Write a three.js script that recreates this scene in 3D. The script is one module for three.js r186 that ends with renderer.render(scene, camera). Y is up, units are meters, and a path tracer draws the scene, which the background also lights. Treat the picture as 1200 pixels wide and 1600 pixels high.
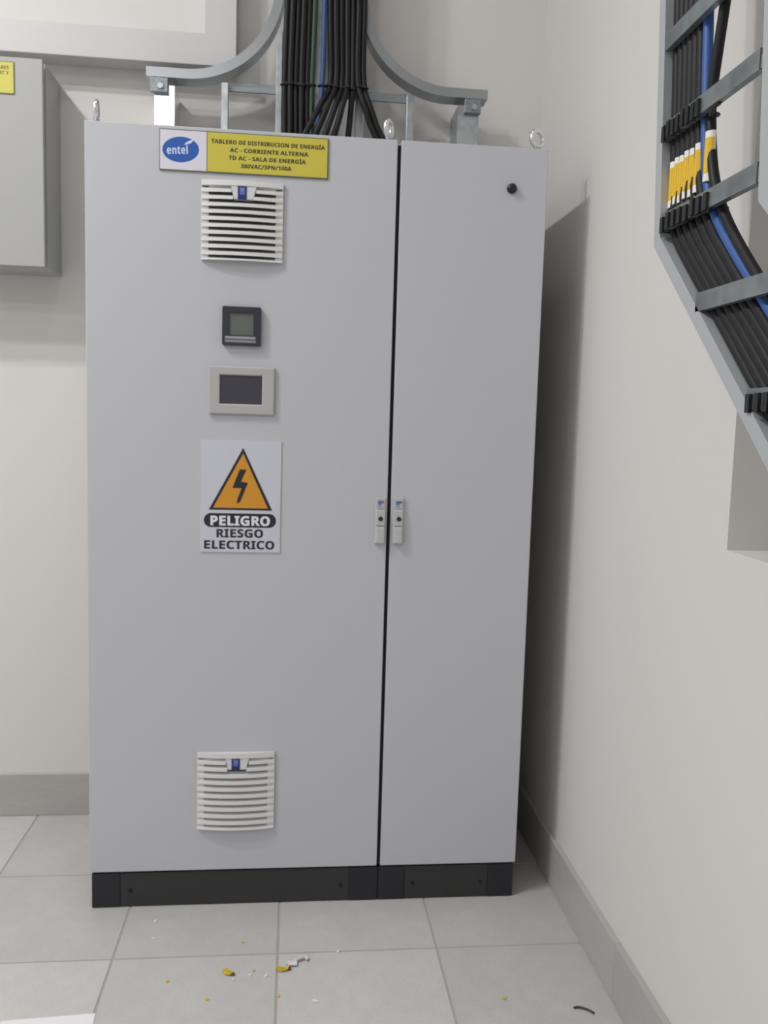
import * as THREE from 'three';
import { RoundedBoxGeometry } from 'three/addons/geometries/RoundedBoxGeometry.js';
import { mergeGeometries, toCreasedNormals } from 'three/addons/utils/BufferGeometryUtils.js';
import { RectAreaLightUniformsLib } from 'three/addons/lights/RectAreaLightUniformsLib.js';

// ---------------------------------------------------------------- camera, exposure, lights
const scene = new THREE.Scene();
scene.background = new THREE.Color(0x000000);
const camera = new THREE.PerspectiveCamera(2 * Math.atan(800 / 1340) * 180 / Math.PI, 1200 / 1600, 0.05, 50);
camera.rotation.order = 'YXZ';
camera.position.set(0.5431, 1.3677, 2.3157);
camera.rotation.set(-0.105117, -0.104937, 0.029237);
camera.focus = 0.9; camera.userData.fStop = 14; // the photograph is slightly out of focus
const renderer = new THREE.WebGLRenderer({ antialias: true });
renderer.toneMapping = THREE.LinearToneMapping;
renderer.toneMappingExposure = 1.07;
renderer.shadowMap.enabled = true;
RectAreaLightUniformsLib.init();

// ceiling luminaires: [x, z, width along x, width along z, radiance]
const CEIL = 4.0;
const LAMPS = [
  [-1.50, 1.08, 0.22, 0.18, 415, 'square white ceiling light on the left, the nearer of the pair to the back wall'],
  [-1.50, 1.52, 0.22, 0.18, 265, 'square white ceiling light on the left, the farther of the pair from the back wall'],
  [0.36, 0.60, 0.20, 0.20, 34, 'small white ceiling light in front of the cabinet'],
  [-0.62, 4.35, 1.20, 0.30, 20, 'long white ceiling light far behind the camera'],
  [-1.70, 3.20, 1.20, 0.30, 15.5, 'long white ceiling light in the left rear of the room'],
];
const LAMP_COLOR = [1.0, 0.992, 0.985];

// ---------------------------------------------------------------- helpers
const taken = {};
function numbered(name) {
  if (taken[name] === undefined) { taken[name] = 0; return name; }
  taken[name] += 1;
  return name + '_' + String(taken[name]).padStart(3, '0');
}
function shade(o) { o.castShadow = true; o.receiveShadow = true; return o; }
function thing(name, label, category, pos = [0, 0, 0], group) {
  const o = new THREE.Group();
  o.name = numbered(name); o.position.set(...pos);
  o.userData = { label, category };
  if (group) o.userData.group = group;
  scene.add(o); return o;
}
function solo(name, geo, mat, label, category, pos = [0, 0, 0], group) {
  const o = shade(new THREE.Mesh(geo, mat));
  o.name = numbered(name); o.position.set(...pos);
  o.userData = { label, category };
  if (group) o.userData.group = group;
  scene.add(o); return o;
}
function part(name, geo, mat, parent, pos = [0, 0, 0], label) {
  const o = shade(new THREE.Mesh(geo, mat));
  o.name = numbered(name); o.position.set(...pos);
  if (label) o.userData.label = label;
  parent.add(o); return o;
}
function partGroup(name, parent, pos = [0, 0, 0], label) {
  const o = new THREE.Group(); o.name = numbered(name); o.position.set(...pos);
  if (label) o.userData.label = label;
  parent.add(o); return o;
}
function struct(name, geo, mat) {
  const o = shade(new THREE.Mesh(geo, mat)); o.name = name; taken[name] = 0;
  o.userData.kind = 'structure'; scene.add(o); return o;
}
function structGroup(name) {
  const o = new THREE.Group(); o.name = name; taken[name] = 0; o.userData.kind = 'structure'; scene.add(o); return o;
}
const rgb = (r, g, b) => new THREE.Color().setRGB(r, g, b);
function mat(c, rough = 0.6, metal = 0, extra = {}) {
  return new THREE.MeshPhysicalMaterial({ color: Array.isArray(c) ? rgb(...c) : c, roughness: rough, metalness: metal, ...extra });
}
// box given by its limits, chamfered
function bx(x0, x1, y0, y1, z0, z1, r = 0) {
  const w = x1 - x0, h = y1 - y0, d = z1 - z0;
  const g = r ? new RoundedBoxGeometry(w, h, d, 2, Math.min(r, w / 2.01, h / 2.01, d / 2.01)) : new THREE.BoxGeometry(w, h, d);
  g.translate((x0 + x1) / 2, (y0 + y1) / 2, (z0 + z1) / 2);
  return g.index ? g.toNonIndexed() : g;
}
const merge = (list) => mergeGeometries(list.map((g) => { const n = g.index ? g.toNonIndexed() : g.clone(); return n; }));
// sweep a closed profile [[n, w], ...] along a path of plane points [[a, b], ...]; n is across the path (left of travel), w out of the plane
function sweep(path, profile, world) {
  const N = path.length, P = profile.length, ring = [];
  for (let i = 0; i < N; i++) {
    const a = path[Math.max(0, i - 1)], b = path[i], c = path[Math.min(N - 1, i + 1)];
    const d1 = i > 0 ? norm2(b[0] - a[0], b[1] - a[1]) : norm2(c[0] - b[0], c[1] - b[1]);
    const d2 = i < N - 1 ? norm2(c[0] - b[0], c[1] - b[1]) : d1;
    let nx = -(d1[1] + d2[1]), ny = d1[0] + d2[0];
    const l = Math.hypot(nx, ny); nx /= l; ny /= l;
    const k = 1 / Math.max(0.3, nx * -d1[1] + ny * d1[0]);
    ring.push(profile.map(([n, w]) => new THREE.Vector3(...world(b[0] + nx * n * k, b[1] + ny * n * k, w))));
  }
  const v = [];
  const tri = (p, q, r) => v.push(p.x, p.y, p.z, q.x, q.y, q.z, r.x, r.y, r.z);
  for (let i = 0; i < N - 1; i++) for (let j = 0; j < P; j++) {
    const k = (j + 1) % P;
    tri(ring[i][j], ring[i + 1][j], ring[i + 1][k]); tri(ring[i][j], ring[i + 1][k], ring[i][k]);
  }
  const faces = THREE.ShapeUtils.triangulateShape(profile.map(([n, w]) => new THREE.Vector2(n, w)), []);
  for (const [a, b, c] of faces) { tri(ring[0][a], ring[0][b], ring[0][c]); tri(ring[N - 1][a], ring[N - 1][c], ring[N - 1][b]); }
  const g = new THREE.BufferGeometry();
  g.setAttribute('position', new THREE.Float32BufferAttribute(v, 3));
  g.setAttribute('uv', new THREE.Float32BufferAttribute(new Float32Array(v.length / 3 * 2), 2));
  g.computeVertexNormals();
  return toCreasedNormals(g, 0.5);
}
function norm2(x, y) { const l = Math.hypot(x, y) || 1; return [x / l, y / l]; }
function tube(points, r, seg = 48, radial = 12) {
  const c = new THREE.CatmullRomCurve3(points.map((p) => new THREE.Vector3(...p)), false, 'centripetal');
  return new THREE.TubeGeometry(c, seg, r, radial, false);
}
let seed = 7;
const rnd = () => { seed = (seed * 1664525 + 1013904223) >>> 0; return seed / 4294967296; };

// ---------------------------------------------------------------- textures
function noiseTex(n, draw, srgb) {
  const d = new Uint8Array(n * n * 4);
  for (let y = 0; y < n; y++) for (let x = 0; x < n; x++) {
    const v = draw(x / n, y / n);
    for (let k = 0; k < 3; k++) d[(y * n + x) * 4 + k] = Math.max(0, Math.min(255, v[k]));
    d[(y * n + x) * 4 + 3] = 255;
  }
  const t = new THREE.DataTexture(d, n, n);
  t.wrapS = t.wrapT = THREE.RepeatWrapping; t.magFilter = THREE.LinearFilter; t.minFilter = THREE.LinearMipmapLinearFilter; t.generateMipmaps = true;
  if (srgb) t.colorSpace = THREE.SRGBColorSpace;
  t.needsUpdate = true; return t;
}
// periodic value noise
function valueNoise(period, s) {
  const g = new Float32Array(period * period); let q = s >>> 0;
  for (let i = 0; i < g.length; i++) { q = (q * 1664525 + 1013904223) >>> 0; g[i] = q / 4294967296; }
  return (u, v) => {
    const x = u * period, y = v * period, i = Math.floor(x), j = Math.floor(y), f = x - i, h = y - j;
    const a = f * f * (3 - 2 * f), b = h * h * (3 - 2 * h), at = (m, n) => g[((n % period + period) % period) * period + ((m % period + period) % period)];
    return (at(i, j) * (1 - a) + at(i + 1, j) * a) * (1 - b) + (at(i, j + 1) * (1 - a) + at(i + 1, j + 1) * a) * b;
  };
}
const n4 = valueNoise(4, 11), n16 = valueNoise(16, 12), n64 = valueNoise(64, 13), n128 = valueNoise(128, 14);
const tileTex = noiseTex(256, (u, v) => {
  const k = 238 + 5 * (n4(u, v) - 0.5) + 6 * (n16(u, v) - 0.5) + 8 * (n128(u, v) - 0.5);
  return [k, k * 0.997, k * 0.993];
}, true);
const plasterBump = noiseTex(256, (u, v) => { const k = 128 + 70 * (n16(u, v) - 0.5) + 60 * (n64(u, v) - 0.5) + 50 * (n128(u, v) - 0.5); return [k, k, k]; });
plasterBump.repeat.set(3, 3);
const zincTex = noiseTex(256, (u, v) => { const k = 225 + 40 * (n16(u, v) - 0.5) + 30 * (n64(u, v) - 0.5); return [k * 0.985, k, k * 1.01]; }, true);
function canvasTex(w, h, draw) {
  const c = document.createElement('canvas'); c.width = w; c.height = h;
  draw(c.getContext('2d'), w, h);
  const t = new THREE.CanvasTexture(c); t.colorSpace = THREE.SRGBColorSpace; t.anisotropy = 8; return t;
}

// ---------------------------------------------------------------- materials
const wallM = mat([0.695, 0.683, 0.666], 0.75, 0, { bumpMap: plasterBump, bumpScale: 0.0003 });
const ceilM = mat([0.75, 0.74, 0.71], 0.9);
const groutM = mat([0.40, 0.375, 0.34], 0.9);
const tileMs = [0.93, 0.97, 1.0, 1.03].map((k) => mat([0.63 * k, 0.625 * k, 0.622 * k], 0.36, 0, { map: tileTex }));
const skirtMs = [0.97, 1.03].map((k) => mat([0.525 * k, 0.515 * k, 0.505 * k], 0.42, 0, { map: tileTex }));
const doorM = mat([0.525, 0.54, 0.58], 0.42, 0, { clearcoat: 0.1, clearcoatRoughness: 0.35 });
const bodyM = mat([0.47, 0.48, 0.475], 0.5);
const boxM = mat([0.42, 0.425, 0.415], 0.45);
const gapM = mat([0.012, 0.012, 0.016], 0.8);
const plinthCornerM = mat([0.012, 0.013, 0.018], 0.45);
const plinthPanelM = mat([0.026, 0.027, 0.028], 0.5);
const screwM = mat([0.01, 0.01, 0.01], 0.4, 0.3);
const ventM = mat([0.68, 0.68, 0.68], 0.45);
const ventDarkM = mat([0.09, 0.09, 0.10], 0.9);
const zincM = mat([0.66, 0.68, 0.70], 0.31, 0.8, { map: zincTex });
const zincDullM = mat([0.40, 0.43, 0.44], 0.45, 0.9, { map: zincTex });
const zincPaleM = mat([0.74, 0.76, 0.78], 0.42, 0.2, { map: zincTex });
const brightZincM = mat([0.8, 0.82, 0.84], 0.22, 1);
const ductM = mat([0.60, 0.60, 0.60], 0.4);
const blackM = mat([0.011, 0.011, 0.013], 0.5, 0, { specularIntensity: 0.6 });
const tieM = mat([0.009, 0.009, 0.011], 0.4);
const greenM = mat([0.010, 0.050, 0.022], 0.5);
const blueM = mat([0.025, 0.10, 0.33], 0.45);
const supplyBlueM = mat([0.022, 0.075, 0.22], 0.5);
const navyM = mat([0.028, 0.028, 0.045], 0.35);

// ---------------------------------------------------------------- the room
const NZ = 0.823, NY = 1.150; // far edge and sill of the wall recess
const XL = -2.8, XR = 1.338, ZB = -0.59, ZF = 6.0, T = 0.3;
const floor = structGroup('floor');
part('screed', bx(XL - T, XR + T, -0.2, -0.0018, ZB - T, ZF + T), groutM, floor);
{
  const S = 0.4135, X0 = 0.1085, Z0 = 0.2285, J = 0.003, cache = new Map();
  for (let i = -8; i < 4; i++) for (let j = -3; j < 15; j++) {
    const x0 = Math.max(X0 + i * S + J, XL), x1 = Math.min(X0 + (i + 1) * S - J, XR), z0 = Math.max(Z0 + j * S + J, ZB), z1 = Math.min(Z0 + (j + 1) * S - J, ZF);
    if (x1 - x0 < 0.01 || z1 - z0 < 0.01) continue;
    const key = (x1 - x0).toFixed(4) + '_' + (z1 - z0).toFixed(4);
    if (!cache.has(key)) cache.set(key, new RoundedBoxGeometry(x1 - x0, 0.012, z1 - z0, 1, 0.0012));
    const t = part('tile', cache.get(key), tileMs[Math.floor(rnd() * 4)], floor, [(x0 + x1) / 2, -0.006 + (rnd() - 0.5) * 0.0004, (z0 + z1) / 2]);
    t.rotation.y = 0;
  }
}
struct('ceiling', bx(XL - T, XR + T, CEIL, CEIL + T, ZB - T, ZF + T), ceilM);
struct('wall_back', bx(XL - T, XR + T, -0.0035, CEIL, ZB - T, ZB), wallM);
struct('wall_left', bx(XL - T, XL, -0.0035, CEIL, ZB, ZF), wallM);
struct('wall_front', bx(XL - T, XR + T, -0.0035, CEIL, ZF, ZF + T), wallM);
{ // right wall with a deep recess whose far side and sill show behind the cable ladder
  const s = new THREE.Shape([[ZB, -0.0035], [ZF, -0.0035], [ZF, CEIL], [ZB, CEIL]].map((p) => new THREE.Vector2(...p)));
  s.holes.push(new THREE.Path([[NZ, NY], [NZ, 2.30], [1.95, 2.30], [1.95, NY]].map((p) => new THREE.Vector2(...p))));
  const g = new THREE.ExtrudeGeometry(s, { depth: 0.22, bevelEnabled: false });
  g.rotateY(-Math.PI / 2); // x->z, z->-x
  g.translate(XR + 0.22, 0, 0);
  struct('wall_right', merge([g, bx(XR + 0.22, XR + T, -0.0035, CEIL, ZB, ZF)]), wallM);
}
function skirting(name, along, from, lo, to, step, at) {
  const g = structGroup(name); let k = 0;
  for (let a0 = from; a0 < to - 0.02; a0 = b_(a0)) {
    const a = Math.max(a0, lo), b = Math.min(b_(a0), to);
    const geo = along === 'x' ? bx(a + 0.0008, b - 0.0008, 0.0006, 0.146, at, at + 0.01, 0.0015) : bx(at - 0.016, at, 0.0006, 0.146, a + 0.0008, b - 0.0008, 0.0015);
    part('skirting_tile', geo, skirtMs[k++ % 2], g);
  }
  function b_(a) { return a + step; }
}
skirting('baseboard_back', 'x', -2.951, XL + 0.0002, XR - 0.016, 0.4135 * 1.5, ZB);
skirting('baseboard_right', 'z', -0.7805, ZB + 0.0101, ZF - 0.0101, 0.4135 * 1.5, XR);

// ceiling lights
for (const [x, z, w, d, power, label] of LAMPS) {
  const t = thing('ceiling_light', label, 'light', [x, CEIL, z]);
  const rim = new THREE.Shape([[-w / 2 - 0.03, -d / 2 - 0.03], [w / 2 + 0.03, -d / 2 - 0.03], [w / 2 + 0.03, d / 2 + 0.03], [-w / 2 - 0.03, d / 2 + 0.03]].map((p) => new THREE.Vector2(...p)));
  rim.holes.push(new THREE.Path([[-w / 2, -d / 2], [-w / 2, d / 2], [w / 2, d / 2], [w / 2, -d / 2]].map((p) => new THREE.Vector2(...p))));
  const rg = new THREE.ExtrudeGeometry(rim, { depth: 0.05, bevelEnabled: false }); rg.rotateX(Math.PI / 2);
  part('housing', rg, ceilM, t);
  part('diffuser', bx(-w / 2, w / 2, -0.035, -0.02, -d / 2, d / 2), new THREE.MeshStandardMaterial({ color: 0xffffff, emissive: rgb(...LAMP_COLOR), emissiveIntensity: 2.5, roughness: 0.6 }), t);
  const l = new THREE.RectAreaLight(rgb(...LAMP_COLOR), power, w - 0.01, d - 0.01);
  l.position.set(0, -0.052, 0); l.rotation.x = -Math.PI / 2; l.castShadow = true; l.name = 'lamp';
  t.add(l);
}

// ---------------------------------------------------------------- the cabinet
const cab = thing('electrical_cabinet', 'tall light grey steel switchgear cabinet with two unequal doors on a black plinth', 'cabinet', [0, 0, 0]);
part('body', merge([bx(0.002, 0.799, 0.1, 2.098, -0.5, -0.022, 0.003), bx(0.801, 1.198, 0.1, 2.098, -0.5, -0.022, 0.003)]), bodyM, cab);
part('gasket', bx(0.79, 0.811, 0.108, 2.09, -0.0225, -0.014), gapM, cab, [0, 0, 0], 'dark rubber strip in the gap between the doors');
function doorGeo(x0, x1) {
  return merge([bx(x0, x1, 0.106, 2.1, -0.019, 0, 0.0025)]);
}
const doorL = part('door', doorGeo(0.0, 0.7955), doorM, cab, [0, 0, 0], 'wide left door carrying vents, displays and signs');
const doorR = part('door', doorGeo(0.8055, 1.2), doorM, cab, [0, 0, 0], 'narrow plain right door');
// plinth
for (const [a, b] of [[0.004, 0.081], [0.718, 0.7995], [0.8005, 0.878], [1.121, 1.196]])
  part('plinth_corner', bx(a, b, 0.0005, 0.1, -0.085, -0.004, 0.003), plinthCornerM, cab);
for (const [a, b, scr] of [[0.081, 0.718, [0.108, 0.694]], [0.878, 1.121, [0.902, 1.1]]]) {
  const p = part('plinth_panel', bx(a, b, 0.0005, 0.099, -0.02, -0.0065, 0.001), plinthPanelM, cab);
  for (const s of scr) { const g = new THREE.CylinderGeometry(0.005, 0.005, 0.003, 20); g.rotateX(Math.PI / 2); g.translate(s, 0.047, -0.0052); part('screw', g, screwM, p); }
}
for (const [a, b] of [[0.004, 0.018], [1.182, 1.196]]) part('plinth_panel', bx(a, b, 0.0005, 0.099, -0.41, -0.085), plinthPanelM, cab);
for (const [a, b] of [[0.004, 0.081], [1.121, 1.196]]) part('plinth_corner', bx(a, b, 0.0005, 0.1, -0.496, -0.41, 0.003), plinthCornerM, cab);
// lifting eyes
function eyeGeo() {
  const ring = new THREE.TorusGeometry(0.0205, 0.0072, 14, 40); ring.translate(0, 0.037, 0);
  const foot = new THREE.LatheGeometry([[0.0001, 0], [0.015, 0], [0.0155, 0.004], [0.011, 0.007], [0.0085, 0.013], [0.0001, 0.014]].map((p) => new THREE.Vector2(...p)), 24);
  return merge([ring, foot]);
}
const EYE = eyeGeo();
for (const [x, a] of [[0.0235, 1.72], [0.773, 1.12], [1.176, 0.5]]) { const e = part('lifting_eye', EYE, brightZincM, cab, [x, 2.098, -0.03], 'shiny steel lifting ring'); e.rotation.y = a; }
// vent grilles
function ventSlat(w, h0, h1, depth, x0 = -w / 2, x1 = w / 2, lean = 0.007) {
  // a curved louvre: front face h0..h1, top sloping back and up
  const N = 16, prof = [[h0, depth], [h1, depth - 0.0008], [h1 + lean, 0.001], [h0 + lean, 0.001]];
  const v = [], R = [];
  for (let i = 0; i <= N; i++) {
    const x = x0 + (x1 - x0) * i / N, b = 0.0115 * (1 - (2 * x / w) ** 2);
    R.push(prof.map(([y, z]) => [x, y, z > 0.002 ? z + b : z]));
  }
  const t3 = (...p) => p.forEach((q) => v.push(...q));
  for (let i = 0; i < N; i++) for (let j = 0; j < 4; j++) { const k = (j + 1) % 4; t3(R[i][j], R[i + 1][k], R[i + 1][j]); t3(R[i][j], R[i][k], R[i + 1][k]); }
  t3(R[0][0], R[0][2], R[0][1]); t3(R[0][0], R[0][3], R[0][2]); t3(R[N][0], R[N][1], R[N][2]); t3(R[N][0], R[N][2], R[N][3]);
  const g = new THREE.BufferGeometry(); g.setAttribute('position', new THREE.Float32BufferAttribute(v, 3)); 
  g.setAttribute('uv', new THREE.Float32BufferAttribute(new Float32Array(v.length / 3 * 2), 2)); g.computeVertexNormals();
  return toCreasedNormals(g, 0.6);
}
const badgeTex = canvasTex(96, 160, (c, w, h) => {
  c.fillStyle = '#1c2f7e'; c.fillRect(0, 0, w, h);
  c.fillStyle = '#5b6fae'; c.fillRect(22, 14, 52, 90);
  c.fillStyle = '#8f9cc9'; c.fillRect(28, 30, 40, 10); c.fillRect(28, 50, 40, 10);
  c.fillStyle = '#182767'; c.fillRect(0, 112, w, 48);
});
const badgeM = mat([1, 1, 1], 0.4, 0, { map: badgeTex });
function vent(cx, cy, w, h, label) {
  const v = partGroup('vent_grille', cab, [cx, cy, 0], label);
  const pitch = (h - 0.004) / 11.25;
  // frame: back tray, side cheeks following the bulge, recessed ends of the grooves
  const cheeks = [];
  for (const s of [-1, 1]) cheeks.push(bx(s < 0 ? -w / 2 : w / 2 - 0.004, s < 0 ? -w / 2 + 0.004 : w / 2, -h / 2, h / 2, 0.0004, 0.0065, 0.001));
  for (const s of [-1, 1]) { const a = w / 2 - 0.019; cheeks.push(bx(s < 0 ? -w / 2 + 0.003 : a, s < 0 ? -a : w / 2 - 0.003, -h / 2 + 0.004, h / 2 - 0.004, 0.0004, 0.0068)); }
  cheeks.push(bx(-w / 2 + 0.002, w / 2 - 0.002, h / 2 - 0.026, h / 2 - 0.01, 0.0004, 0.0068));
  part('frame', merge(cheeks), ventM, v);
  part('filter', bx(-w / 2 + 0.01, w / 2 - 0.01, -h / 2 + 0.005, h / 2 - 0.01, 0.0003, 0.0012), ventDarkM, v, [0, 0, 0], 'dark filter mat behind the slats');
  for (let k = 0; k < 12; k++) {
    const top = h / 2 - k * pitch + (k ? -0.001 : 0), f = k === 0 ? 0.0135 : k === 11 ? 0.0135 : 0.0085;
    const y1 = k === 0 ? h / 2 : h / 2 - 0.0045 - k * pitch + 0.0, y0 = k === 11 ? -h / 2 : y1 - f;
    const d = k === 0 || k === 11 ? 0.0085 : 0.0078, lean = k === 0 ? -0.001 : 0.0055;
    if (k === 1 || k === 2) {
      part('slat', ventSlat(w, y0, y1, d, -w / 2, -0.027 + (k - 1) * 0.004, lean), ventM, v); part('slat', ventSlat(w, y0, y1, d, 0.035 - (k - 1) * 0.006, w / 2, lean), ventM, v);
    } else part('slat', ventSlat(w, y0, y1, d, -w / 2, w / 2, lean), ventM, v);
  }
  const yb = h / 2 - 0.0145;
  const hs = new THREE.Shape([[-0.0275, yb], [0.0355, yb], [0.027, yb - 0.031], [-0.02, yb - 0.031]].map((p) => new THREE.Vector2(...p)));
  const hg = new THREE.ExtrudeGeometry(hs, { depth: 0.0155, bevelEnabled: true, bevelSize: 0.001, bevelThickness: 0.001, bevelSegments: 1 });
  part('badge_holder', hg, ventM, v, [0, 0, 0.0015]);
  part('badge', bx(-0.0115, 0.0115, yb - 0.032, yb + 0.0, 0.012, 0.0195, 0.001), badgeM, v, [0, 0, 0], 'small blue maker plate');
}
vent(0.396, 1.870, 0.209, 0.200, 'upper white slatted vent with a blue plate');
vent(0.396, 0.340, 0.211, 0.220, 'lower white slatted vent with a blue plate');
// power meter
{
  const m = partGroup('power_meter', cab, [0.398, 1.604, 0], 'square dark meter with a grey green display');
  const s = new THREE.Shape(); const r = 0.004, a = 0.049;
  s.moveTo(-a + r, -a); s.lineTo(a - r, -a); s.quadraticCurveTo(a, -a, a, -a + r); s.lineTo(a, a - r); s.quadraticCurveTo(a, a, a - r, a); s.lineTo(-a + r, a); s.quadraticCurveTo(-a, a, -a, a - r); s.lineTo(-a, -a + r); s.quadraticCurveTo(-a, -a, -a + r, -a);
  s.holes.push(new THREE.Path([[-0.0335, -0.024], [-0.0335, 0.0345], [0.0315, 0.0345], [0.0315, -0.024]].map((p) => new THREE.Vector2(...p))));
  part('bezel', new THREE.ExtrudeGeometry(s, { depth: 0.012, bevelEnabled: true, bevelSize: 0.0012, bevelThickness: 0.0015, bevelSegments: 2 }), navyM, m, [0, 0, 0.001]);
  part('display', bx(-0.0335, 0.0315, -0.024, 0.0345, 0.0005, 0.0105), mat([0.125, 0.14, 0.125], 0.3), m);
  const silver = mat([0.34, 0.34, 0.37], 0.35);
  part('button_strip', bx(-0.0425, 0.0365, -0.0335, -0.0268, 0.013, 0.0155, 0.001), silver, m);
  part('button_strip', bx(-0.0425, 0.0375, -0.0428, -0.0355, 0.013, 0.0152, 0.001), mat([0.24, 0.24, 0.27], 0.35), m);
}
// touch panel
{
  const m = partGroup('touch_panel', cab, [0.400, 1.4375, 0], 'light framed touch panel with a dark screen');
  const s = new THREE.Shape([[-0.0815, -0.0585], [0.0815, -0.0585], [0.0815, 0.0585], [-0.0815, 0.0585]].map((p) => new THREE.Vector2(...p)));
  s.holes.push(new THREE.Path([[-0.061, -0.0395], [-0.061, 0.0435], [0.057, 0.0435], [0.057, -0.0395]].map((p) => new THREE.Vector2(...p))));
  part('bezel', new THREE.ExtrudeGeometry(s, { depth: 0.003, bevelEnabled: true, bevelSize: 0.004, bevelThickness: 0.0035, bevelSegments: 3 }), mat([0.45, 0.452, 0.44], 0.3), m, [0, 0, 0.0038]);
  part('screen', bx(-0.061, 0.057, -0.0395, 0.0435, 0.0005, 0.0062), mat([0.050, 0.047, 0.068], 0.35), m);
}
// handles
const handleTex = canvasTex(64, 64, (c) => {
  c.fillStyle = '#b9bcbf'; c.fillRect(0, 0, 64, 64);
  c.fillStyle = '#5f7196'; c.fillRect(6, 6, 32, 30); c.fillStyle = '#93507c'; c.fillRect(38, 6, 20, 22); c.fillStyle = '#8aa0a8'; c.fillRect(6, 36, 34, 22);
});
for (const [cx, x] of [[0.777, 0.0], [0.826, 0.001]]) {
  const h = partGroup('handle', cab, [cx, 1.1, 0], 'slim pale grey swing handle with a keyhole');
  const hm = mat([0.50, 0.50, 0.505], 0.4);
  part('handle_plate', bx(-0.0145, 0.0145, -0.0655, 0.0625, 0.0003, 0.008, 0.003), hm, h);
  part('lever', bx(-0.0125, 0.0125, -0.0635, -0.017, 0.0075, 0.0165, 0.004), hm, h);
  part('lock_face', bx(-0.0125, 0.0125, -0.015, 0.028, 0.0075, 0.0135, 0.003), hm, h);
  const k = new THREE.CylinderGeometry(0.0065, 0.0065, 0.004, 24); k.rotateX(Math.PI / 2); k.translate(x, 0.0045, 0.0128);
  part('keyhole', k, mat([0.02, 0.02, 0.022], 0.4), h);
  part('badge', bx(-0.0095, 0.0095, 0.033, 0.056, 0.0075, 0.0095, 0.0008), mat([1, 1, 1], 0.4, 0, { map: handleTex }), h);
}
// black knob on the right door
{
  const g = new THREE.LatheGeometry([[0.0001, 0.014], [0.006, 0.0135], [0.0105, 0.0115], [0.0128, 0.008], [0.0132, 0.002], [0.0132, 0.0003], [0.0001, 0.0003]].map((p) => new THREE.Vector2(...p)).reverse(), 32);
  g.rotateX(Math.PI / 2); g.translate(1.1035, 1.993, 0);
  part('knob', g, mat([0.012, 0.012, 0.016], 0.35), cab, [0, 0, 0], 'round black knob on the narrow door');
}

// ---------------------------------------------------------------- signs
function printed(x0, x1, y0, y1, z0, z1, tex, edge, name, label) {
  const w = x1 - x0, h = y1 - y0, d = z1 - z0;
  const fm = mat([1, 1, 1], 0.45, 0, { map: tex }), em = mat(edge, 0.5);
  const g = new THREE.BoxGeometry(w, h, d);
  const o = solo(name, g, [em, em, em, em, fm, em], label, 'sign', [(x0 + x1) / 2, (y0 + y1) / 2, (z0 + z1) / 2]);
  return o;
}
const dangerTex = canvasTex(848, 1196, (c, w, h) => {
  c.fillStyle = '#c9cbd7'; c.fillRect(0, 0, w, h);
  const k = w / 900, X = (v) => (v - 160) * k, Y = (v) => (v - 108) * (h / 1255); // traced in the zoomed photograph's own units
  const poly = (pts, f) => { c.fillStyle = f; c.beginPath(); pts.forEach(([a, b], i) => (i ? c.lineTo(X(a), Y(b)) : c.moveTo(X(a), Y(b)))); c.closePath(); c.fill(); };
  poly([[632, 188], [968, 888], [252, 888]], '#20202c');
  poly([[632, 252], [918, 864], [300, 864]], '#d2932a');
  poly([[596, 430], [672, 430], [612, 568], [690, 578], [607, 790], [566, 818], [570, 770], [618, 640], [514, 640]], '#20202c');
  c.fillStyle = '#20202c'; c.beginPath(); c.roundRect(X(198), Y(925), 815 * k, 158 * (h / 1255), 79 * k); c.fill();
  c.textAlign = 'center'; c.textBaseline = 'alphabetic';
  const line = (t, cx, base, size, width, f) => { c.save(); c.fillStyle = f; c.font = `bold ${size}px sans-serif`; const m = c.measureText(t).width; c.translate(X(cx), Y(base)); c.scale(width * k / m, 1); c.fillText(t, 0, 0); c.lineWidth = size * 0.035; c.strokeStyle = f; c.strokeText(t, 0, 0); c.restore(); };
  line('PELIGRO', 605, 1060, 138, 690, '#e4e6ee');
  line('RIESGO', 602, 1196, 122, 545, '#23232f');
  line('ELECTRICO', 598, 1328, 124, 812, '#23232f');
});
printed(0.2945, 0.506, 1.0065, 1.3065, 0.0003, 0.003, dangerTex, [0.7, 0.7, 0.72], 'warning_sign', 'white danger sign with an orange lightning triangle on the wide cabinet door');
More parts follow.
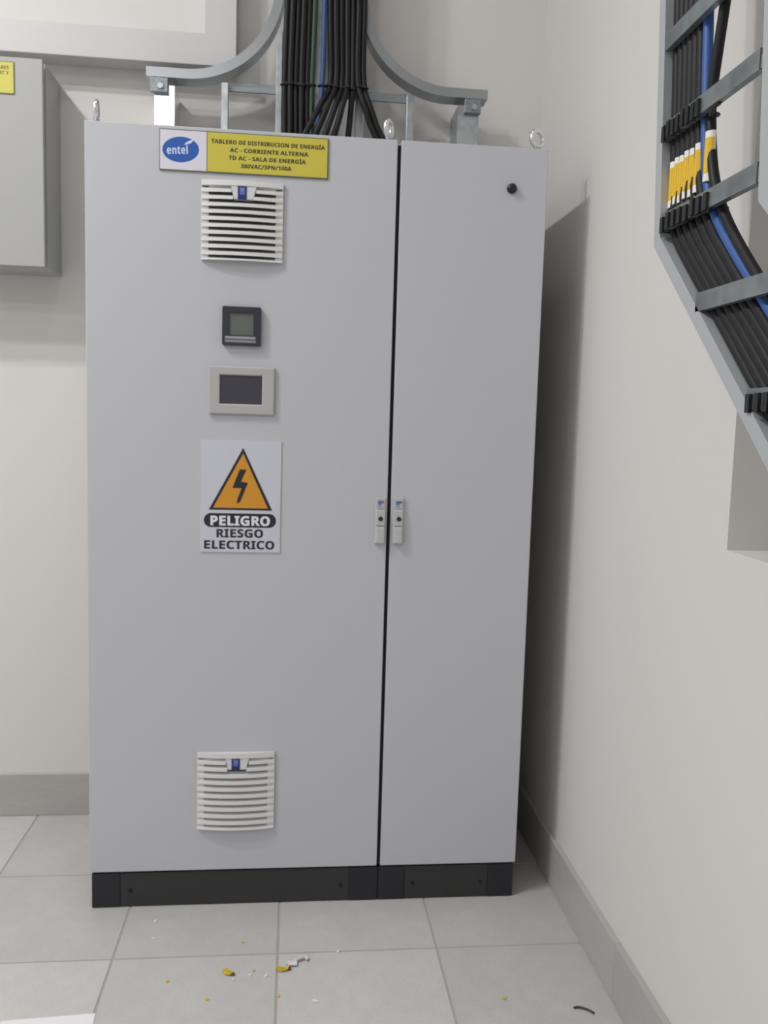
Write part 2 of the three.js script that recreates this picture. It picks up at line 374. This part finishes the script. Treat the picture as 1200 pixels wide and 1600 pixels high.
const plateTex = canvasTex(1720, 408, (c, w, h) => {
  c.fillStyle = '#55564e'; c.fillRect(0, 0, w, h);
  const split = w * (0.1195 / 0.429);
  c.fillStyle = '#d8d7e3'; c.fillRect(6, 8, split - 12, h - 18);
  c.fillStyle = '#cbbf46'; c.fillRect(split + 2, 8, w - split - 14, h - 20);
  // the blue oval and its white word
  c.save(); c.translate(split * 0.445, h * 0.485); c.rotate(-0.06);
  c.fillStyle = '#1a56ad'; c.beginPath(); c.ellipse(0, 0, split * 0.385, h * 0.31, 0, 0, Math.PI * 2); c.fill();
  c.fillStyle = '#cfdcf2'; c.beginPath(); c.moveTo(split * 0.07, -h * 0.115); c.quadraticCurveTo(split * 0.16, -h * 0.225, split * 0.275, -h * 0.235); c.quadraticCurveTo(split * 0.25, -h * 0.13, split * 0.07, -h * 0.115); c.fill();
  c.font = 'bold 112px sans-serif'; c.fillStyle = '#d4deef'; c.textAlign = 'center'; c.textBaseline = 'alphabetic';
  const m = c.measureText('entel').width; c.translate(-split * 0.07, h * 0.105); c.scale(split * 0.46 / m, 1); c.fillText('entel', 0, 0);
  c.restore();
  c.textAlign = 'center'; c.textBaseline = 'middle'; c.fillStyle = '#2c2a1c';
  const cx = split + (w - split) / 2;
  [['TABLERO DE DISTRIBUCION DE ENERGÍA', 0.235, 1160, 0], ['AC - CORRIENTE ALTERNA', 0.425, 800, 10], ['TD AC - SALA DE ENERGÍA', 0.615, 790, -8], ['380VAC/3PN/100A', 0.80, 520, -20]].forEach(([t, y, wd, dx]) => {
    c.save(); c.font = 'bold 54px sans-serif'; const mm = c.measureText(t).width; c.translate(cx + dx, h * y); c.scale(wd / mm, 1); c.fillText(t, 0, 0); c.lineWidth = 2.5; c.strokeStyle = '#2c2a1c'; c.strokeText(t, 0, 0); c.restore();
  });
});
printed(0.186, 0.615, 1.989, 2.0905, 0.0003, 0.0035, plateTex, [0.12, 0.12, 0.11], 'nameplate', 'long yellow and white nameplate with a blue oval logo at the top of the cabinet');

// ---------------------------------------------------------------- enclosure on the back wall, far left
const enc = thing('electrical_enclosure', 'light grey wall mounted metal box at the left edge with a yellow plate', 'enclosure', [-0.411, 1.797, ZB]);
part('body', bx(-0.2, 0.2, 0.001, 0.591, 0.0005, 0.157, 0.002), boxM, enc);
part('gasket', bx(-0.184, 0.184, 0.018, 0.574, 0.1565, 0.173), gapM, enc);
part('door', bx(-0.2, 0.2, 0.0, 0.592, 0.1725, 0.19, 0.002), boxM, enc);
const encTex = canvasTex(820, 360, (c, w, h) => {
  c.fillStyle = '#6d6a45'; c.fillRect(0, 0, w, h);
  c.fillStyle = '#d2ca5c'; c.fillRect(8, 8, w - 18, h - 18);
  c.fillStyle = '#2b2918'; c.textAlign = 'right'; c.textBaseline = 'alphabetic';
  c.font = 'bold 54px sans-serif'; c.fillText('ARES', w - 58, 88); c.fillText('RT Y', w - 62, 148);
});
printed(-0.492, -0.290, 2.285, 2.375, ZB + 0.1903, ZB + 0.1925, encTex, [0.25, 0.24, 0.15], 'nameplate', 'yellow plate with dark lettering on the wall mounted box at the left edge');

// ---------------------------------------------------------------- wall duct, top left
{
  const s = new THREE.Shape([[-1.6, 2.448], [0.337, 2.448], [0.337, CEIL - 0.003], [0.243, CEIL - 0.003], [0.243, 2.538], [-1.6, 2.538]].map((p) => new THREE.Vector2(...p)));
  const g = new THREE.ExtrudeGeometry(s, { depth: 0.076, bevelEnabled: true, bevelSize: 0.002, bevelThickness: 0.002, bevelSegments: 2 });
  g.translate(0, 0, ZB + 0.0025);
  solo('cable_duct', g, ductM, 'wide white metal wiring duct running along the wall and turning up', 'duct');
}

// ---------------------------------------------------------------- tee of galvanised cable ladder on the back wall above the cabinet
const tee = thing('cable_ladder', 'galvanised cable ladder tee with two curved side rails on the back wall above the cabinet', 'cable ladder', [0.6, 2.0, ZB]);
{
  const W = (a, b, w) => [a - 0.6, b - 2.0, w - ZB];
  const Zf = -0.44, Zr = -0.506, t = 0.002, R = 0.2926;
  const prof = (s) => [[0, Zr], [0, Zf], [s * 0.028, Zf], [s * 0.028, Zf - t], [s * t, Zf - t], [s * t, Zr + t], [s * 0.028, Zr + t], [s * 0.028, Zr]];
  const path = [[0.0775, 2.3775], [0.1374, 2.3775]];
  for (let i = 0; i <= 28; i++) { const a = -Math.PI / 2 + (Math.PI / 2) * i / 28; path.push([0.1944 + R * Math.cos(a), 2.3775 + R + R * Math.sin(a)]); }
  path.push([0.487, CEIL - 0.01]);
  part('rail', sweep(path, prof(1), W), zincM, tee);
  part('rail', sweep(path.map(([a, b]) => [1.198 - a, b]), prof(-1), W), zincM, tee);
  part('rail', sweep([[0.0775, 2.131], [1.1204, 2.131]], prof(-1), W), zincM, tee);
  const rungs = [[0.2995, 0.321, 2.1335, 2.3755], [0.4644, 0.4831, 2.1335, 2.5385], [0.5774, 0.6029, 2.1335, CEIL - 0.01], [0.709, 0.7345, 2.1335, CEIL - 0.01], [0.868, 0.8906, 2.1335, 2.3765]];
  for (const [a, b, y0, y1] of rungs) {
    const s = [[a, -0.48], [a, -0.448], [a + 0.002, -0.4465], [b - 0.002, -0.4465], [b, -0.448], [b, -0.48], [b - 0.002, -0.48], [b - 0.002, -0.45], [a + 0.002, -0.45], [a + 0.002, -0.48]];
    const sh = new THREE.Shape(s.map(([x, z]) => new THREE.Vector2(x, -z)));
    const g = new THREE.ExtrudeGeometry(sh, { depth: y1 - y0, bevelEnabled: false }); g.rotateX(-Math.PI / 2); g.translate(-0.6, y0 - 2.0, -ZB);
    part('rung', g, zincM, tee);
  }
  part('cross_rung', bx(-0.298, 0.2905, 0.3608, 0.3863, 0.112, 0.1195, 0.001), zincDullM, tee);
  for (const [a, b] of [[0.1001, 0.159], [1.031, 1.0978]]) {
    // slotted support channel standing off the wall
    const w = b - a, sh = new THREE.Shape([[0, 0], [0.018, 0], [0.018, 0.002], [0.002, 0.002], [0.002, 0.13], [w - 0.002, 0.13], [w - 0.002, 0.002], [w - 0.018, 0.002], [w - 0.018, 0], [w, 0], [w, 0.132], [0, 0.132]].map(([x, z]) => new THREE.Vector2(x, -z)));
    const g = new THREE.ExtrudeGeometry(sh, { depth: 0.2545, bevelEnabled: false }); g.rotateX(-Math.PI / 2); g.translate(a - 0.6, 0.105, 0.0005);
    part('support_channel', g, a < 0.5 ? brightZincM : zincM, tee);
  }
  for (const x of [0.1158, 1.0753]) {
    const b = part('bracket', bx(x - 0.6 - 0.026, x - 0.6 + 0.026, 0.334, 0.3772, 0.133, 0.1495, 0.002), zincDullM, tee);
    const g = new THREE.CylinderGeometry(0.009, 0.009, 0.006, 6); g.rotateX(Math.PI / 2); g.translate(x - 0.6 + 0.004, 0.351, 0.152);
    part('bolt', g, zincM, b);
  }
}

// ---------------------------------------------------------------- supply cables falling from the ceiling into the cabinet roof
{
  const zc = -0.405, Yt = 2.3687, top = CEIL - 0.002, r = 0.0091;
  const ringGeo = new THREE.TorusGeometry(0.0112, 0.0026, 8, 18); ringGeo.rotateX(Math.PI / 2);
  const head = new THREE.BoxGeometry(0.006, 0.007, 0.006); head.translate(0.004, 0, 0.013);
  const TIE = merge([ringGeo, head]);
  const L = (name, xs, y, z, m, label, group, rad = r) => {
    const o = thing(name, label, 'cable', [0, 0, 0], group);
    const pts = xs.map((x, i) => [x, y[i], z[i]]);
    part('sheath', tube(pts, rad, 72, 12), m, o);
    const i = y.indexOf(Yt); part('cable_tie', TIE, tieM, o, [xs[i], Yt + (rnd() - 0.5) * 0.008, z[i]]);
  };
  const ord = ['first', 'second', 'third', 'fourth', 'fifth', 'sixth', 'seventh', 'eighth'];
  const G1 = 'black supply cables left of the green cable', G2 = 'black supply cables right of the blue cable';
  const x1 = [0.5008, 0.5175, 0.5342, 0.5509, 0.5666];
  x1.forEach((x, k) => {
    const xm = 0.491 + k * 0.0169, zz = zc + (k % 2 ? 0.004 : -0.003);
    L('supply_cable', [x, (x + xm) / 2 + 0.001, xm, xm + 0.002, xm + 0.004], [top, 2.68, Yt, 2.25, 2.1012], [zz, zz, zz, zz, zz], blackM, `${ord[k]} black cable from the left in the bundle dropping onto the cabinet`, G1);
  });
  L('supply_cable', [0.5845, 0.5790, 0.5735, 0.5740, 0.5780], [top, 2.63, Yt, 2.25, 2.1012], [zc, zc, zc, zc, zc], greenM, 'green cable among the black cables above the cabinet', undefined, 0.0082);
  L('supply_cable', [0.6075, 0.6065, 0.6035, 0.5955, 0.5780], [top, 2.6, Yt, 2.27, 2.1012], [zc + 0.004, zc + 0.004, zc + 0.003, zc + 0.004, zc + 0.004], supplyBlueM, 'blue cable beside the green one above the cabinet', undefined, 0.0075);
  const x2 = [0.6206, 0.6378, 0.6550, 0.6721, 0.6893, 0.7065, 0.7237];
  const mid = [0.6265, 0.6442, 0.6618, 0.6785, 0.6962, 0.7149, 0.7325];
  const low = [[0.5715, 0.5008], [0.599, 0.5352], [0.6255, 0.5744], [0.65, 0.6039], [0.6874, 0.6726], [0.76, 0.8563], [0.7807, 0.8789]];
  x2.forEach((x, k) => {
    const zz = zc + (k % 2 ? 0.004 : -0.002), zl = zc + [0.05, 0.048, 0.046, 0.036, 0.012, 0.012, 0.008][k];
    L('supply_cable', [x, x + 0.003, mid[k], (mid[k] + low[k][0]) / 2 + (low[k][0] - mid[k]) * -0.12, low[k][0], low[k][1]], [top, 2.62, Yt, 2.318, 2.246, 2.1012],
      [zz, zz, zz, zz + (k < 4 ? 0.028 : 0.008), zl - 0.004, zl], blackM, `${ord[k]} black cable right of the blue one above the cabinet, ${k < 4 ? 'curving left' : k < 5 ? 'dropping straight' : 'curving right'}`, G2);
  });
}

// ---------------------------------------------------------------- cable ladder on the right wall
const XT = 1.15, YC = 1.6918, ZC = 0.878; // face of the ladder, height and depth of its corner
const railZ = (y) => (y > YC ? ZC - (y - YC) * 0.088 : ZC + (YC - y) * 1.135);
const ladder = thing('cable_ladder', 'galvanised cable ladder on the right wall that bends diagonally towards the camera', 'cable ladder', [XT, 1.0, 0.73]);
{
  const W = (a, b, w) => [w - XT, b - 1.0, a - 0.73]; // a = z, b = y, w = x
  const prof = (s) => { const t = 0.002, xf = XT, xr = XT + 0.085; return [[0, xr], [0, xf], [s * 0.024, xf], [s * 0.024, xf + t], [s * t, xf + t], [s * t, xr - t], [s * 0.024, xr - t], [s * 0.024, xr]]; };
  const line = [[railZ(CEIL - 0.01), CEIL - 0.01], [railZ(2.4), 2.4], [railZ(YC), YC], [railZ(1.10), 1.10]];
  part('rail', sweep(line, prof(-1), W), zincPaleM, ladder);
  const off = 0.313;
  part('rail', sweep([[railZ(CEIL - 0.01) + off + 0.01, CEIL - 0.01], [railZ(2.4) + off + 0.005, 2.4], [railZ(YC - 0.009) + off - 0.009, YC - 0.018], [railZ(1.10) + off, 1.10]], prof(1), W), zincPaleM, ladder);
  for (let k = -13; k < 4; k++) {
    const y = 1.864 - k * 0.1506, z0 = railZ(y) + 0.003, z1 = railZ(y) + off - 0.006;
    // open channel: front face, top and bottom lips
    const sh = new THREE.Shape([[0, -0.014], [0.011, -0.014], [0.011, -0.012], [0.002, -0.012], [0.002, 0.012], [0.011, 0.012], [0.011, 0.014], [0, 0.014]].map((p) => new THREE.Vector2(...p)));
    const g = new THREE.ExtrudeGeometry(sh, { depth: z1 - z0, bevelEnabled: false }); g.translate(0, y - 1.0, z0 - 0.73);
    part('rung', g, zincDullM, ladder);
  }
  // feet that hold the ladder off the wall
  for (const y of [3.4, 2.36, 1.6]) for (const s of [0, 1]) part('wall_bracket', bx(0.07, XR - XT - 0.0005, y - 1.02, y - 0.98, railZ(y) - 0.73 + (s ? off + 0.003 : -0.022), railZ(y) - 0.73 + (s ? off + 0.022 : -0.003)), zincDullM, ladder);
}
{
  const xc = XT + 0.0195, r = 0.0088;
  // centre line: follows the rail at a horizontal offset d, the corner softened by k
  const cz = (y, d, k) => { const t = (YC + d * 0.25 - y) / k; return railZ(3) + (3 - y) * 0.088 + d + (1.135 - 0.088) * k * Math.log(1 + Math.exp(Math.max(-40, Math.min(40, t)))); };
  const rungYs = [1.864, 1.7134, 1.4122];
  const TIE = (() => { const parts = []; for (const dx of [-0.006, 0.006]) { const g = new THREE.TorusGeometry(0.0115, 0.0027, 8, 18); g.rotateX(Math.PI / 2); g.scale(1.55, 1, 0.92); g.translate(-0.0045, dx * 1.5, 0); parts.push(g); } const h = new THREE.BoxGeometry(0.006, 0.028, 0.012); h.translate(-0.024, 0.0, 0.001); parts.push(h); const m = merge(parts); m.scale(0.9, 0.9, 0.9); return m; })();
  const tagTex = canvasTex(64, 256, (c) => {
    c.fillStyle = '#e8e6e4'; c.fillRect(0, 0, 64, 256); c.fillStyle = '#e0b820'; c.fillRect(5, 34, 54, 184);
    c.fillStyle = '#cfa31c'; c.fillRect(14, 40, 5, 172); c.fillRect(40, 40, 4, 172);
  });
  const tagM = mat([1, 1, 1], 0.5, 0, { map: tagTex });
  const tagGeo = (() => { const g = new THREE.CylinderGeometry(0.0098, 0.0098, 0.0745, 16, 1, false, Math.PI * 0.98, Math.PI * 1.04); return g; })();
  const ord = ['first', 'second', 'third', 'fourth', 'fifth', 'sixth'];
  for (let i = 0; i < 6; i++) {
    const d = 0.0105 + i * 0.0174, k = 0.012 + i * 0.004, pts = [];
    for (let y = CEIL - 0.005; y > 1.12; y -= 0.02) pts.push([xc, y, cz(y, d, k)]);
    const o = thing('ladder_cable', `${ord[i]} black cable from the far rail of the right wall ladder`, 'cable', [0, 0, 0], 'black cables strapped side by side to the right wall ladder');
    part('sheath', tube(pts, r, 160, 12), blackM, o);
    for (const y of rungYs) part('cable_tie', TIE, tieM, o, [xc, y - 0.004 + (rnd() - 0.5) * 0.006, cz(y, d, k)]);
    const yt = 1.776 + (i % 2 ? 0.002 : 0);
    const tg = solo('cable_tag', tagGeo, tagM, `yellow and white cable marker, ${ord[i]} of the six in a row from the far rail`, 'tag', [xc, yt, cz(yt, d, k)], 'yellow cable markers in a row on the right wall ladder');
    tg.rotation.y = 0;
  }
  const strand = (d, k, m, label, rad, x = xc, bow = 0) => {
    const pts = [];
    for (let y = CEIL - 0.005; y > 1.12; y -= 0.02) pts.push([x, y, cz(y, d, k) + bow * Math.max(0, (y - 1.878)) * 1]);
    const o = thing('ladder_cable', label, 'cable', [0, 0, 0]);
    part('sheath', tube(pts, rad, 160, 12), m, o);
    for (const y of rungYs) part('cable_tie', TIE, tieM, o, [x, y - 0.004, cz(y, d, k) + bow * Math.max(0, (y - 1.878))]);
    return o;
  };
  strand(0.1165, 0.032, blueM, 'bright blue cable beside the black cables on the right wall ladder', 0.008);
  strand(0.131, 0.041, blackM, 'single black cable outside the blue one on the right wall ladder', 0.008, xc, 0.30);
  const yt = 1.786, tg = solo('cable_tag', tagGeo, tagM, 'separate yellow and white cable marker on the outermost black cable beside the blue one', 'tag', [xc, yt, cz(yt, 0.131, 0.041) - 0.004]);
  tg.rotation.y = 0.15;
  // loose tails of the straps
  for (const [y, z, a, label] of [[1.843, 1.018, 0.5, 'loose black strap tail sticking out under the second ladder rung'], [1.698, 1.032, 0.2, 'loose black strap tail sticking out under the third ladder rung']]) {
    const g = tube([[0, 0, 0], [-0.004, 0.004, 0.016], [-0.003, 0.004 + a * 0.008, 0.034]], 0.0034, 12, 8);
    solo('cable_tie', g, tieM, label, 'cable tie', [1.159, y, z]);
  }
}

// ---------------------------------------------------------------- scraps on the floor
function scrap(name, pts, h, m, label, x, z, turn = 0, bend = 0.0) {
  const s = new THREE.Shape(pts.map(([a, b]) => new THREE.Vector2(a, b)));
  const g = new THREE.ExtrudeGeometry(s, { depth: h, bevelEnabled: true, bevelSize: 0.0004, bevelThickness: 0.0003, bevelSegments: 1, steps: 1 });
  g.rotateX(-Math.PI / 2);
  const p = g.attributes.position; for (let i = 0; i < p.count; i++) p.setY(i, p.getY(i) + bend * p.getX(i) * p.getX(i) * 60);
  g.computeVertexNormals();
  const o = solo(name, g, m, label, 'scrap', [x, 0.0008, z]); o.rotation.y = turn; return o;
}
const yellowM = mat([0.62, 0.46, 0.03], 0.5), paleYellowM = mat([0.55, 0.45, 0.14], 0.5), brownM = mat([0.10, 0.06, 0.05], 0.6), whiteM = mat([0.72, 0.72, 0.74], 0.5), clearM = mat([0.62, 0.62, 0.64], 0.3);
{
  const strip = (l, w) => [[-l, -w * 0.8], [-l * 0.3, -w], [l * 0.8, -w * 0.7], [l, w * 0.3], [l * 0.2, w], [-l * 0.9, w * 0.7]];
  const a = scrap('label_scrap', strip(0.013, 0.0085), 0.003, yellowM, 'curled yellow label scrap with a brown end left of the vertical tile joint', 0.402, 0.304, -0.6, 0.6);
  part('scrap_end', (() => { const g = new RoundedBoxGeometry(0.010, 0.0045, 0.008, 2, 0.0015); g.translate(0.0125, 0.0035, -0.001); return g; })(), brownM, a);
  const b = scrap('label_scrap', strip(0.0165, 0.007), 0.003, yellowM, 'curled yellow label scrap with a dark end lying across the vertical tile joint', 0.535, 0.299, 0.0, 0.5);
  part('scrap_end', (() => { const g = new RoundedBoxGeometry(0.009, 0.0045, 0.008, 2, 0.0015); g.translate(0.0165, 0.0035, -0.001); return g; })(), brownM, b);
  const c = solo('film_scrap', tube([[-0.018, 0.004, 0.012], [-0.004, 0.006, 0.002], [0.012, 0.008, -0.008], [0.026, 0.006, -0.015], [0.034, 0.004, -0.006]], 0.0045, 24, 8), clearM, 'curl of pale plastic film beside the yellow scrap on the joint', 'scrap', [0.565, 0.0002, 0.272]);
  part('film_flake', (() => { const g = new RoundedBoxGeometry(0.024, 0.004, 0.016, 2, 0.001); g.translate(-0.006, 0.006, 0.008); return g; })(), whiteM, c);
  const bits = [
    [0.258, 0.325, 'y', 0.005, 'small yellow crumb, leftmost of the yellow bits on the floor'],
    [0.359, 0.396, 'y', 0.005, 'small yellow crumb nearest the camera, between leftmost crumb and tile joint'],
    [0.526, 0.395, 'y', 0.0048, 'small yellow crumb lying in the vertical tile joint'],
    [0.463, 0.296, 'p', 0.0042, 'pale yellow crumb between the two yellow label scraps'],
    [0.431, 0.178, 'p', 0.004, 'faint yellow crumb behind the horizontal tile joint'],
    [0.189, 0.069, 'w', 0.008, 'thin white sliver closest to the cabinet plinth'],
    [0.196, 0.148, 'w', 0.006, 'thin white sliver just in front of the plinth sliver'],
    [0.416, 0.327, 'w', 0.0055, 'white flake touching the left yellow label scrap'],
    [0.455, 0.313, 'w', 0.0052, 'tiny white flake midway between the yellow label scraps'],
    [0.495, 0.318, 'w', 0.0068, 'white flake just left of the scrap on the tile joint'],
    [0.614, 0.418, 'w', 0.008, 'white sliver right of the vertical tile joint near the camera'],
    [0.676, 0.232, 'w', 0.007, 'white sliver on the horizontal joint below the cabinet centre'],
    [1.066, 0.435, 'p', 0.0062, 'single pale crumb on the right floor tile'],
  ];
  bits.forEach(([x, z, kind, s, label], i) => {
    const n = 6, pts = []; for (let k = 0; k < n; k++) { const q = k / n * Math.PI * 2, rr = s * (0.75 + rnd() * 0.4); pts.push([Math.cos(q) * rr, Math.sin(q) * rr * (kind === 'w' ? 0.5 : 0.85)]); }
    scrap(kind === 'w' ? 'white_flake' : 'yellow_crumb', pts, 0.0016, kind === 'w' ? whiteM : kind === 'y' ? yellowM : paleYellowM, label, x, z, kind === 'w' ? (i % 2 ? 1.3 : -0.5) : rnd() * 3, 0);
  });
  solo('cable_tie_offcut', tube([[-0.021, 0.0028, -0.004], [-0.008, 0.0032, -0.004], [0.006, 0.0032, 0.003], [0.017, 0.003, 0.0125], [0.0205, 0.0028, 0.018]], 0.0026, 28, 8), mat([0.045, 0.045, 0.05], 0.5), 'curved dark strap offcut on the floor near the right baseboard', 'scrap', [1.243, 0, 0.485]);
  // sheet of paper, its corner in the frame at lower left
  const s = new THREE.Shape([[-0.205, -0.148], [0.0, -0.148], [0.0, 0.149], [-0.205, 0.149]].map((p) => new THREE.Vector2(...p)));
  const g = new THREE.ExtrudeGeometry(s, { depth: 0.0006, bevelEnabled: false }); g.rotateX(-Math.PI / 2);
  const o = solo('paper_sheet', g, mat([0.80, 0.80, 0.82], 0.7), 'white paper sheet on the floor at the lower left corner', 'paper', [0.121, 0.0009, 0.578]);
  o.rotation.y = 0.062;
}

renderer.render(scene, camera);
